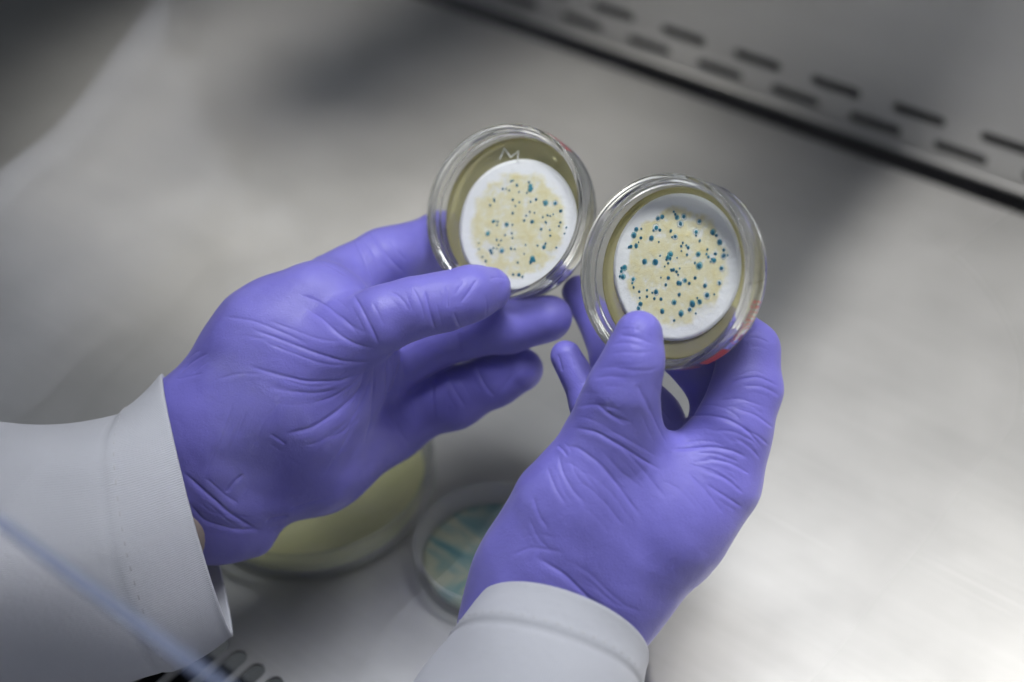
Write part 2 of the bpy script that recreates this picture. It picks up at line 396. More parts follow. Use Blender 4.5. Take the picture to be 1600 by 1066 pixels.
def bent_strip(a0, a1, r, z0, z1, nseg=12, t=.00006):
    v = []; f = []
    for i in range(nseg+1):
        a = a0+(a1-a0)*i/nseg
        for z in (z0, z1): v.append((r*math.cos(a), r*math.sin(a), z))
    for i in range(nseg): f.append((2*i, 2*i+2, 2*i+3, 2*i+1))
    return v, f
def wall_print(parent, a_mid, r, zmid, spans):
    """red print round the wall: bar and small unreadable strokes; spans = (offset deg, length deg, kind)"""
    rr = random.Random(5); V = []; Fc = []
    def add(a0, a1, z0, z1, n=1):
        v, f = bent_strip(a0, a1, r, z0, z1, n); k = len(V); V.extend(v); Fc.extend(tuple(i+k for i in q) for q in f)
    for off, ln, kind in spans:
        a = a_mid+R_(off)
        if kind == 'bar': add(a, a+R_(ln), zmid-.0026, zmid+.0026, 12)
        else:
            nl = int(abs(ln)/2.6)
            for i in range(nl):
                b = a+R_(ln)*i/nl; w = R_(ln)/nl*.68
                for row in (-.0014, .0014):
                    z = zmid+row; hh = .0011
                    if rr.random() < .85: add(b, b+w*.25, z-hh, z+hh)
                    if rr.random() < .6: add(b+w*.7, b+w*.95, z-hh, z+hh)
                    for zq in (-hh, 0, hh):
                        if rr.random() < .5: add(b, b+w*.95, z+zq-.0002, z+zq+.0002)
    me = mesh('print', V, Fc, False); return obj('print', me, RED, parent)

def stroke_mesh(name, polys, w, z, m, parent):
    V = []; Fc = []
    for pl in polys:
        pl = [np.array(p, float) for p in pl]
        for a, b in zip(pl[:-1], pl[1:]):
            d = (b-a)/np.linalg.norm(b-a); nrm = np.array([-d[1], d[0]])*w/2; k = len(V)
            for q in (a-d*w*.3-nrm, b+d*w*.3-nrm, b+d*w*.3+nrm, a-d*w*.3+nrm): V.append((q[0], q[1], z))
            Fc.append((k,k+1,k+2,k+3))
    return obj(name, mesh(name, V, Fc, False), m, parent)

def held_dish(M, label, mem_px, mem_r, colonies, seed, teal, print_at, spans, pz=-.0075):
    root = empty('petri_dish', M=M); tag(root, label, 'petri dish', 'small petri dishes held up in the gloves')
    obj('base', DISH_ME, PLASTIC, root); obj('agar', AGAR_ME, AGAR, root)
    Mi = np.array(M.inverted()); zm = -.0072
    def local(px, py, z):
        o = Mi[:3,:3] @ CAM + Mi[:3,3]; r = Mi[:3,:3] @ (RM @ ray(px, py)); t = (z-o[2])/r[2]; return o + r*t
    c = local(*mem_px, zm)
    # membrane: a thin slightly wavy disc
    v = []; f = []; n = 96; rings = 16
    ph = rng.uniform(0, 6.28, 4)
    def wav(r, a): return .00022*(r/mem_r)**3*(math.sin(3*a+ph[0])+.6*math.sin(5*a+ph[1]))
    v.append((0,0,0))
    for k in range(1, rings+1):
        for i in range(n):
            r = mem_r*k/rings; a = 2*math.pi*i/n; v.append((r*math.cos(a), r*math.sin(a), wav(r, a)))
    for i in range(n): f.append((0, 1+i, 1+(i+1) % n))
    for k in range(rings-1):
        for i in range(n): p, q = 1+k*n+i, 1+k*n+(i+1) % n; f.append((p, p+n, q+n, q))
    base = 1+(rings-1)*n; k0 = len(v)
    for i in range(n): x, y, z = v[base+i]; v.append((x, y, z-.00025))
    for i in range(n): f.append((base+i, k0+i, k0+(i+1) % n, base+(i+1) % n))
    mem = obj('membrane', mesh('membrane', v, f), membrane_mat(seed), root); mem.location = tuple(c)
    for i, (px, py, rp) in enumerate(colonies):
        p = local(px, py, zm+.00012) - c
        rad = max(rp, 1.5)*1.16/F*np.linalg.norm(np.array(M.translation)-CAM)
        isT = i in teal
        q = obj('colony', COL_ME2 if isT else COL_ME, None, mem); q.location = (p[0], p[1], .00012+wav(math.hypot(p[0],p[1]), math.atan2(p[1],p[0])))
        q.scale = (rad*random.uniform(.84,1.14), rad*random.uniform(.84,1.14), rad*.7); q.rotation_euler = (0,0,random.uniform(0,6))
        if rp > 2.6:
            pale = random.random() < .4; hq = obj('halo', HALO_ME2 if pale else HALO_ME, None, mem); s = rad*random.uniform(1.6,2.0) if pale else rad*random.uniform(1.35,1.75)
            hq.location = (p[0]+random.uniform(-.2,.2)*rad, p[1]+random.uniform(-.2,.2)*rad, q.location[2]+.00003); hq.scale = (s, s*random.uniform(.85,1.1), 1); hq.rotation_euler = (0,0,random.uniform(0,6))
    wall_print(root, print_at, DR+.00008, pz, spans)
    return root, local

# colonies as seen (photograph pixels)
z8 = lambda L_: [(940+x/4.265, 290+y/4.265, r/4.265) for x, y, r in L_]
z7 = lambda L_: [(720+x/5.33, 260+y/5.33, r/5.33) for x, y, r in L_]
col2 = z8([(376,220,13),(405,209,14),(481,175,7),(491,192,10),(502,212,13),(547,207,13),(526,254,15),(651,239,14),(232,291,14),(217,333,15),(262,349,10),
 (332,351,14),(365,283,17),(388,296,11),(347,299,9),(461,303,10),(470,343,8),(491,340,13),(381,376,7),(630,310,15),(630,332,7),(654,369,9),(741,313,16),(766,333,10),(789,376,15),
 (231,402,13),(196,406,11),(182,411,9),(247,378,6),(541,382,8),(530,404,8),(564,399,7),(577,414,10),(532,436,6),(569,461,9),(645,458,14),(460,458,15),(442,478,14),(457,487,10),(432,493,8),(444,518,8),(421,539,5),(503,482,6),(390,468,5),
 (285,507,15),(359,509,17),(622,516,8),(650,535,17),(705,426,7),(700,457,8),(712,476,9),(759,455,10),(815,430,11),(814,468,14),(841,465,5),(750,499,13),(735,490,8),(727,507,6),
 (799,552,14),(785,650,12),(152,545,17),(130,572,9),(140,608,15),(121,605,9),(133,550,10),(210,625,13),(203,650,8),(212,678,9),(466,563,10),(480,561,10),(499,574,9),(520,552,7),(510,595,7),(445,616,11),(395,613,5),(428,662,10),(510,649,13),(526,653,11),(557,632,12),(584,651,11),(623,615,10),
 (689,668,12),(703,731,17),(653,773,13),(605,789,19),(637,749,8),(587,826,13),(529,855,16),(517,727,11),(485,780,13),(363,710,15),(302,697,9),(250,707,9),(302,740,8),(254,748,8),(352,753,9),(396,757,11),(338,715,5),(258,789,14),(247,819,13),(404,839,13),(332,876,8),(484,899,8),(627,852,4),(265,288,4),(750,725,5)])
teal2 = {12,19,31,36,37,60,61,65,66,49,50,55,91}
col1 = z7([(418,124,9),(433,118,7),(467,157,13),(378,187,8),(350,188,9),(404,200,6),(484,214,6),(567,132,10),(579,165,17),(578,195,17),(590,185,13),(550,222,6),(277,275,9),(281,292,9),(245,325,10),(433,278,10),(487,300,6),(581,296,9),(627,276,10),(705,305,17),(688,295,7),(787,308,17),(832,372,12),(455,331,6),(432,390,11),(575,379,9),(614,387,6),(545,411,9),(528,452,11),(593,463,14),(722,407,9),(745,413,8),(770,401,8),(705,463,10),(712,472,7),(830,468,9),(818,498,9),(683,425,6),
 (269,460,13),(285,455,9),(308,461,9),(302,490,6),(381,484,14),(392,490,8),(430,487,9),(669,523,10),(743,530,8),(745,578,9),(225,562,14),(425,558,9),(430,596,9),(370,573,5),(300,612,9),(336,616,6),(316,656,7),(540,655,7),(638,660,7),(705,644,9),(690,676,15),(795,677,9),(247,700,12),(257,720,13),(272,682,6),(342,704,18),(417,682,9),(422,690,8),(449,690,9),(528,730,8),(207,789,11),(475,801,10),(597,770,18),(583,793,13),(610,785,12),(580,805,10),(437,901,10),(485,904,13),(515,920,9),(150,640,5),(150,690,5),(180,755,5),(300,685,5),(880,510,5),(865,560,6)])
teal1 = {0,1,8,9,10,19,48,70,71,72,63,38}
M1 = frame(785, 329, .483, (-.46,.085,.884)); M2 = frame(1033, 424, .433, (-.606,.03,.795))
d1, loc1 = held_dish(M1, 'petri dish held up in the left glove, M pencilled above its speckled filter disc', (808,351), .0228, col1, 1, teal1, R_(85), [(-8,16,'bar'),(14,26,'txt'),(-46,28,'txt')], -.0032)
d2, loc2 = held_dish(M2, 'petri dish with larger dark blue colonies, nearer, between right thumb and finger', (1055,417.5), .0228, col2, 4, teal2, R_(-60), [(-10,17,'bar'),(12,30,'txt'),(-32,18,'txt')])
# pencilled letter on the agar side of dish one
pts = [loc1(px, py, -.0068)[:2] for px, py in ((781,249),(788,232),(798,246),(810,236),(809,252))]
stroke_mesh('handwriting', [pts], .00045, -.0068, GREYINK, d1)

# ------------------------------------------------------------------ gloved hands: a signed-distance body skinned by surface nets
def cone(Pc, a, b, zf=1.0):
    (pa, ra), (pb, rb) = a, b
    k = np.array([1, 1, zf], np.float32); p = (Pc - pa.astype(np.float32))*k; ba = ((pb-pa)*k).astype(np.float32)
    t = np.clip((p @ ba)/float(ba @ ba), 0, 1); d = np.linalg.norm(p - t[..., None]*ba, axis=-1)
    return d - (ra + (rb-ra)*t).astype(np.float32)
def smin(a, b, k):
    h = np.maximum(k-np.abs(a-b), 0)/k; return np.minimum(a, b) - h*h*k*.25
def jt(px, py, d, rpx): return (campt(px, py, d), rpx*d/F)
def surface_nets(v, org, h):
    s = v < 0; nx, ny, nz = v.shape
    c = [(i,j,k) for i in (0,1) for j in (0,1) for k in (0,1)]
    def sub(a, i, j, k): return a[i:nx-1+i, j:ny-1+j, k:nz-1+k]
    cnt = sum(sub(s, *q).astype(np.int8) for q in c)
    act = (cnt > 0) & (cnt < 8); idx = np.full(act.shape, -1, np.int64); I = np.argwhere(act); idx[act] = np.arange(len(I))
    pos = np.zeros((len(I), 3)); num = np.zeros(len(I))
    for a in c:
        for ax in range(3):
            if a[ax]: continue
            b = list(a); b[ax] = 1
            va = v[I[:,0]+a[0], I[:,1]+a[1], I[:,2]+a[2]]; vb = v[I[:,0]+b[0], I[:,1]+b[1], I[:,2]+b[2]]
            m = (va < 0) != (vb < 0); t = np.where(m, va/(va-vb+1e-20), 0)
            p = np.tile(np.array(a, float), (len(I), 1)); p[:, ax] += t
            pos += p*m[:, None]; num += m
    V = (I + pos/num[:, None])*h + org
    Q = []
    for ax in range(3):
        lo = [slice(None)]*3; hi = [slice(None)]*3; lo[ax] = slice(0, -1); hi[ax] = slice(1, None)
        A, B = s[tuple(lo)], s[tuple(hi)]; E = np.argwhere(A != B); u, w = [(1,2),(2,0),(0,1)][ax]
        E = E[(E[:,u] > 0) & (E[:,w] > 0) & (E[:,u] < v.shape[u]-1) & (E[:,w] < v.shape[w]-1)]
        flip = ~s[E[:,0], E[:,1], E[:,2]]
        def cell(du, dw): e = E.copy(); e[:,u] -= du; e[:,w] -= dw; return idx[e[:,0], e[:,1], e[:,2]]
        q = np.stack([cell(1,1), cell(0,1), cell(0,0), cell(1,0)], 1); q[flip] = q[flip][:, ::-1]; Q.append(q)
    return V, np.concatenate(Q)

def build_hand(palm, fingers, kp, kf, kj, h=.0007):
    """palm / fingers: lists of chains; joint = (camera-space point, radius)"""
    allj = [j for ch in palm for j in ch[0]] + [j for f in fingers for j in f]
    lo = np.min([p-r*1.25-.004 for p, r in allj], 0); hi = np.max([p+r*1.25+.004 for p, r in allj], 0)
    n = np.ceil((hi-lo)/h).astype(int)+1
    gx, gy, gz = [np.arange(k, dtype=np.float32)*h+o for k, o in zip(n, lo)]
    out = np.empty(n, np.float32)
    for x0 in range(0, n[0], 24):
        G = np.stack(np.meshgrid(gx[x0:x0+24], gy, gz, indexing='ij'), -1).astype(np.float32)
        B = None
        for ch, zf in palm:
            for a, b in zip(ch[:-1], ch[1:]):
                d = cone(G, a, b, zf); B = d if B is None else smin(B, d, kp)
        T = B
        for fi, fch in enumerate(fingers):
            f = None
            for a, b in zip(fch[:-1], fch[1:]):
                d = cone(G, a, b); f = d if f is None else smin(f, d, kf)
            T = smin(T, smin(B, f, kj), .0012)
        out[x0:x0+24] = T
    return surface_nets(out, lo, h)

def subdivide(V, Q, levels=1):
    me = mesh_np('tmp', V, Q); o = bpy.data.objects.new('tmp', me); C.objects.link(o)
    md = o.modifiers.new('s', 'SUBSURF'); md.levels = levels; md.subdivision_type = 'CATMULL_CLARK'
    ev = o.evaluated_get(bpy.context.evaluated_depsgraph_get()); m2 = bpy.data.meshes.new_from_object(ev)
    nv = len(m2.vertices); co = np.empty(nv*3, np.float32); m2.vertices.foreach_get('co', co)
    nm = np.empty(nv*3, np.float32); m2.vertices.foreach_get('normal', nm)
    q = np.empty(len(m2.loops), np.int32); m2.loops.foreach_get('vertex_index', q)
    bpy.data.objects.remove(o); bpy.data.meshes.remove(me); bpy.data.meshes.remove(m2)
    return co.reshape(-1,3).astype(float), nm.reshape(-1,3).astype(float), q.reshape(-1,4)

def bumps(P, seed, scale, n=14):
    r = np.random.default_rng(seed); out = np.zeros(len(P))
    for _ in range(n):
        k = r.normal(size=3); k *= scale*r.uniform(.6, 1.6)/np.linalg.norm(k); out += np.sin(P @ k + r.uniform(0, 6.28))
    return out/math.sqrt(n)

def crease(V, Nn, lines):
    """press folds into the rubber: each line = (points, half width px, depth px, (dmin, dmax) or None)"""
    d = -V[:,2]; px = V[:,0]/d*F + W0/2; py = H0/2 - V[:,1]/d*F
    face = np.clip((-(V/np.linalg.norm(V,axis=1)[:,None])*Nn).sum(1)*4+1.0, 0, 1)
    D = np.zeros(len(V))
    more = []; rr = random.Random(len(lines))
    for pts, w, amp, rng_ in lines:            # lesser folds run beside the main ones
        P0 = np.array(pts, float); t_ = P0[-1]-P0[0]; nrm = np.array([-t_[1], t_[0]])/(np.linalg.norm(t_)+1e-6)
        for _ in range(2 if len(pts) > 3 else 1):
            o_ = nrm*rr.choice((-1, 1))*w*rr.uniform(2.0, 4.2); c_ = P0.mean(0); k_ = rr.uniform(.45, .8)
            more.append((list((P0-c_)*k_ + c_ + o_ + t_*rr.uniform(-.15, .15)), w*.8, amp*rr.uniform(.2, .42), rng_))
    for pts, w, amp, rng_ in list(lines)+more:
        pts = np.array(pts, float); x0, y0 = pts.min(0)-5*w; x1, y1 = pts.max(0)+5*w
        m = (px > x0) & (px < x1) & (py > y0) & (py < y1)
        if rng_: m &= (d > rng_[0]) & (d < rng_[1])
        ii = np.nonzero(m)[0]
        if not len(ii): continue
        # smooth the traced line
        t = np.concatenate([[0], np.cumsum(np.linalg.norm(np.diff(pts, axis=0), axis=1))]); tt = np.linspace(0, t[-1], max(8, int(t[-1]/4)))
        xs = np.interp(tt, t, pts[:,0]); ys = np.interp(tt, t, pts[:,1])
        for _ in range(6):
            xs[1:-1] = .5*xs[1:-1]+.25*(xs[:-2]+xs[2:]); ys[1:-1] = .5*ys[1:-1]+.25*(ys[:-2]+ys[2:])
        q = np.stack([px[ii], py[ii]], 1); best = np.full(len(ii), 1e9); side = np.zeros(len(ii)); par = np.zeros(len(ii))
        for i in range(len(xs)-1):
            a = np.array([xs[i], ys[i]]); b = np.array([xs[i+1], ys[i+1]]); ab = b-a; l2 = ab@ab+1e-9
            u = np.clip(((q-a)@ab)/l2, 0, 1); r = q-a-u[:,None]*ab; dist = np.hypot(r[:,0], r[:,1]); k = dist < best
            best[k] = dist[k]; side[k] = np.sign(ab[0]*r[k,1]-ab[1]*r[k,0]); par[k] = (i+u[k])/(len(xs)-1)
        sd = best*side; taper = np.clip(np.minimum(par, 1-par)*5, 0, 1); taper = taper*taper*(3-2*taper)
        prof = -.60*np.exp(-(sd/(w*.30))**2) - .36*np.where(sd < 0, np.exp(-np.abs(sd)/(w*1.7)), np.exp(-(sd/(w*.8))**2)) + .17*np.exp(-((sd-1.5*w)/(1.0*w))**2)
        D[ii] += amp*prof*taper*face[ii]
    return V + Nn*(.80*D*(np.abs(V[:,2])/F))[:,None]

def to_world(V): return V @ RM.T + CAM

def hand_object(palm, fingers, lines, seed, parent, kp=.013, kj=.007):
    V, Q = build_hand(palm, fingers, kp, .004, kj)
    V, Nn, Q = subdivide(V, Q, 1)
    V = V + Nn*(bumps(V, seed, 170)*.00042 + bumps(V, seed+1, 420)*.00014)[:,None]
    V = crease(V, Nn, lines)
    return V, Q

def z3(L_): return [(240+x/1.9025, 320+y/1.9025) for x, y in L_]
def z4(L_): return [(560+x/2.96, 400+y/2.96) for x, y in L_]
def z5(L_): return [(740+x/2.106, 560+y/2.106) for x, y in L_]
def z6(L_): return [(850+x/4.265, 470+y/4.265) for x, y in L_]

def J(*rows): return [jt(*r) for r in rows]
# left hand -------------------------------------------------------
Lpalm = [
 (J((225,738,.474,58),(305,672,.474,72),(430,545,.476,92),(500,492,.478,80)), 1.15),
 (J((270,790,.482,70),(345,770,.484,72),(480,705,.492,86),(596,655,.511,72)), 1.15),
 (J((265,790,.480,62),(330,836,.483,17),(402,846,.486,9)), 1.0),
 (J((330,715,.478,80),(450,630,.478,95),(540,560,.482,80)), 1.1),
]
Lfing = [
 J((470,575,.472,80),(592,500,.463,50),(650,482,.463,45),(692,473,.465,44),(735,460,.468,42),(766,453,.473,36)),
 J((525,455,.492,62),(602,408,.503,48),(690,376,.520,43),(770,392,.526,36)),
 J((600,575,.500,52),(690,525,.500,43),(790,508,.493,41),(858,498,.4875,36)),
 J((615,650,.510,52),(705,621,.508,48),(773,592,.504,40),(813,578,.500,35)),
 J((605,672,.525,44),(690,620,.545,35),(750,586,.552,31),(780,570,.552,27)),
]
Lcr = [
 (z3([(280,365),(380,400),(480,440),(560,465),(640,470),(672,460)]), 6, 3.2, None),
 (z3([(440,300),(500,335),(550,385),(600,415),(665,430)]), 6, 3.0, None),
 (z3([(590,260),(620,310),(650,370),(672,420)]), 5, 3.4, (0,.485)),
 (z3([(270,475),(350,500),(450,525),(560,525),(640,490)]), 7, 3.2, None),
 (z3([(330,540),(400,555),(480,560),(560,548)]), 6, 1.4, None),
 (z3([(380,685),(470,665),(540,620),(600,570),(640,510)]), 9, 4.0, None),
 (z3([(345,680),(370,695),(395,715)]), 4, 2.4, None),
 (z3([(75,505),(95,480),(130,455),(165,440)]), 4, 3.0, None),
 (z3([(60,520),(100,512),(150,500)]), 4, 1.6, None),
 (z3([(595,95),(625,160),(650,240)]), 5, 2.2, None),
 (z3([(640,75),(680,130),(720,180),(752,205)]), 5, 2.6, None),
 (z3([(490,165),(540,190),(580,215)]), 5, 1.2, None),
 (z3([(85,790),(150,850),(230,920),(320,975)]), 6, 4.0, None),
 (z3([(100,880),(150,940),(240,965),(330,965)]), 5, 3.0, None),
 (z3([(215,860),(240,820),(270,800)]), 6, 3.0, None),
 (z3([(240,580),(215,650),(190,720),(150,810)]), 5, 1.5, None),
 (z3([(280,600),(250,680),(215,760)]), 5, 1.1, None),
 (z3([(330,945),(350,930),(405,925)]), 4, 3.0, None),
 (z3([(400,905),(460,885),(520,870)]), 4, 1.8, None),
 (z4([(130,420),(135,560),(140,700),(200,830),(250,880)]), 5, 3.0, (.47,.56)),
 (z4([(75,480),(70,620),(60,760),(20,900)]), 6, 2.6, (.46,.56)),
 (z4([(40,500),(10,620),(-40,760)]), 8, 2.4, (.46,.56)),
 (z4([(200,470),(230,640),(262,800)]), 6, 2.0, (.46,.56)),
 (z4([(530,480),(570,570),(600,620),(635,655)]), 5, 3.2, (.485,.56)),
 (z4([(410,550),(450,630),(500,705)]), 5, 2.8, (.485,.56)),
 (z4([(440,540),(490,600),(520,660)]), 4, 1.2, (.485,.56)),
 (z4([(340,540),(345,660),(355,780)]), 6, 3.2, (.485,.56)),
 (z4([(305,150),(330,250),(358,350)]), 5, 3.2, (0,.482)),
 (z4([(250,140),(290,220),(310,300)]), 5, 1.8, (0,.482)),
 (z4([(405,130),(420,200),(410,250)]), 5, 1.8, (0,.482)),
 (z4([(470,220),(510,170),(550,105)]), 6, 2.4, (0,.482)),
 (z4([(440,260),(462,310),(478,345)]), 4, 1.6, (0,.482)),
 (z4([(600,110),(650,90),(690,110)]), 5, 1.6, (0,.482)),
 (z4([(715,120),(705,180),(680,235)]), 6, 2.6, (0,.482)),
 (z4([(460,350),(462,400),(478,450)]), 5, 2.4, (.483,.56)),
 (z4([(640,290),(760,330),(820,350)]), 8, 1.4, (.483,.56)),
 (z3([(200,330),(300,345),(400,385),(470,420)]), 6, 1.8, None),
 (z3([(420,260),(500,290),(570,340),(620,400)]), 5, 1.8, None),
 (z3([(470,590),(540,570),(600,530),(640,490)]), 5, 2.0, None),
 (z3([(560,690),(600,620),(630,560),(650,500)]), 6, 2.2, None),
 (z3([(500,820),(560,720),(600,640)]), 7, 1.6, None),
 (z3([(400,560),(330,640),(280,760)]), 6, 1.0, None),
 (z3([(180,520),(260,500),(330,505)]), 5, 1.0, None),
 (z4([(700,205),(760,195),(800,215)]), 5, 1.4, (.483,.56)),
 (z4([(560,470),(620,500),(680,520)]), 5, 1.6, (.485,.56)),
 (z4([(650,640),(700,560),(790,500)]), 6, 1.6, (.485,.56)),
 (z4([(580,170),(600,230),(590,290)]), 5, 1.6, (0,.482)),
 (z4([(140,160),(200,190),(240,260)]), 5, 1.6, (0,.482)),
]
# right hand ------------------------------------------------------
Rpalm = [
 (J((1112,742,.447,74),(1030,812,.445,92),(930,930,.446,92),(880,1000,.446,95)), 1.2),
 (J((965,665,.437,66),(885,800,.440,72),(835,905,.444,78),(800,990,.446,84)), 1.1),
 (J((1015,775,.450,72),(950,840,.448,92)), 1.15),
]
Rfing = [
 J((952,690,.438,66),(974,610,.430,56),(990,565,.427,45),(998,524,.4265,38)),
 J((1112,742,.449,72),(1143,670,.447,60),(1166,606,.448,51),(1172,548,.450,43),(1120,490,.459,36)),
 J((1100,730,.462,60),(1136,632,.466,47),(1081,560,.466,38),(1010,520,.472,32)),
 J((1070,740,.468,50),(1023,652,.474,39),(962,566,.480,32),(903,456,.500,25)),
 J((1010,750,.462,50),(985,700,.464,40),(925,636,.466,31),(885,556,.468,23)),
]
Rcr = [
 (z5([(315,225),(400,240),(480,285),(560,335),(630,375)]), 5, 3.6, (0,.46)),
 (z5([(275,290),(340,290),(420,350),(470,410),(520,480),(560,530)]), 6, 2.8, (0,.46)),
 (z5([(280,310),(290,370),(330,440),(370,480)]), 5, 2.2, (0,.46)),
 (z5([(240,350),(270,430),(310,490)]), 5, 1.8, (0,.46)),
 (z5([(195,450),(215,520),(250,565)]), 5, 1.8, (0,.46)),
 (z5([(275,285),(295,300),(310,325)]), 3, 3.0, (0,.46)),
 (z5([(480,285),(560,370),(640,470)]), 6, 1.4, (0,.46)),
 (z5([(420,300),(480,370),(560,430)]), 6, 1.2, (0,.46)),
 (z5([(200,650),(300,710),(380,790),(450,850),(540,880)]), 7, 4.0, None),
 (z5([(300,760),(400,800),(480,870)]), 6, 2.2, None),
 (z5([(640,300),(735,293),(790,290),(860,305),(910,335)]), 5, 3.4, None),
 (z5([(670,200),(700,188),(770,185),(840,200),(900,235),(955,300)]), 5, 3.4, None),
 (z5([(760,325),(850,345),(915,385)]), 4, 2.4, None),
 (z5([(740,360),(830,395),(895,450)]), 4, 2.4, None),
 (z5([(760,410),(830,455),(890,495)]), 4, 2.6, None),
 (z5([(700,370),(760,430),(830,520)]), 5, 1.6, None),
 (z5([(820,105),(860,70),(940,58),(1010,95)]), 4, 3.0, None),
 (z5([(880,90),(950,90),(1012,125)]), 4, 2.0, None),
 (z5([(850,160),(930,185),(995,235)]), 4, 2.2, None),
 (z5([(880,230),(940,255),(975,290)]), 4, 2.0, None),
 (z5([(860,260),(920,300),(945,335)]), 4, 2.2, None),
 ([(1160,532),(1168,527),(1184,526),(1203,536)], 4, 2.8, None),
 (z6([(490,235),(560,230),(620,245),(680,270),(730,292)]), 5, 1.7, (0,.45)),
 (z6([(440,300),(520,275),(600,285),(700,320)]), 5, 1.4, (0,.45)),
 (z6([(350,455),(450,440),(560,460),(700,470),(780,430)]), 5, 1.5, (0,.45)),
 (z6([(620,550),(670,660),(720,760)]), 7, 2.2, (0,.45)),
 (z6([(390,730),(470,780),(560,830)]), 5, 1.5, (0,.45)),
 (z6([(360,690),(440,760),(520,800)]), 5, 1.1, (0,.45)),
 (z6([(90,350),(105,400),(125,480)]), 5, 2.4, (.455,.5)),
 (z6([(195,305),(225,350),(265,410)]), 4, 1.8, (.455,.5)),
 (z6([(740,690),(800,740),(860,820)]), 5, 1.8, (.452,.5)),
 (z5([(330,160),(400,150),(480,170)]), 5, 1.4, (0,.46)),
 (z5([(400,150),(470,195),(530,215)]), 4, 1.6, (0,.46)),
 (z5([(560,110),(590,190),(640,290)]), 6, 2.0, (0,.46)),
 (z5([(180,520),(210,590),(260,640)]), 5, 1.3, (0,.46)),
 (z5([(620,400),(680,430),(740,500)]), 6, 1.2, (0,.46)),
 (z5([(350,400),(430,470),(500,560)]), 6, 1.3, (0,.46)),
 (z5([(800,140),(870,130),(960,160)]), 4, 1.8, None),
 (z5([(790,235),(860,240),(930,280)]), 4, 1.6, None),
 (z5([(720,310),(800,312),(880,345)]), 4, 1.8, None),
 (z5([(700,345),(790,370),(870,420)]), 4, 1.6, None),
 (z5([(120,650),(190,620),(300,640)]), 6, 1.6, None),
 (z5([(380,850),(450,880),(520,905)]), 5, 2.2, None),
 (z6([(500,190),(580,180),(660,200)]), 4, 1.0, (0,.45)),
 (z6([(420,360),(520,340),(640,350),(760,330)]), 5, 1.0, (0,.45)),
 (z6([(320,520),(420,500),(560,520)]), 5, 1.2, (0,.45)),
]
PBASE = at(640, 1000, .46)
person = empty('person', tuple(PBASE))
tag(person, 'person in a white lab coat and purple gloves holding up two dishes', 'person')
for palm, fing, cr, sd in ((Lpalm, Lfing, Lcr, 3), (Rpalm, Rfing, Rcr, 9)):
    V, Q = hand_object(palm, fing, cr, sd, person)
    print('hand quads', len(Q))
    obj('glove', mesh_np('glove', to_world(V)-PBASE, Q), GLOVE, person)

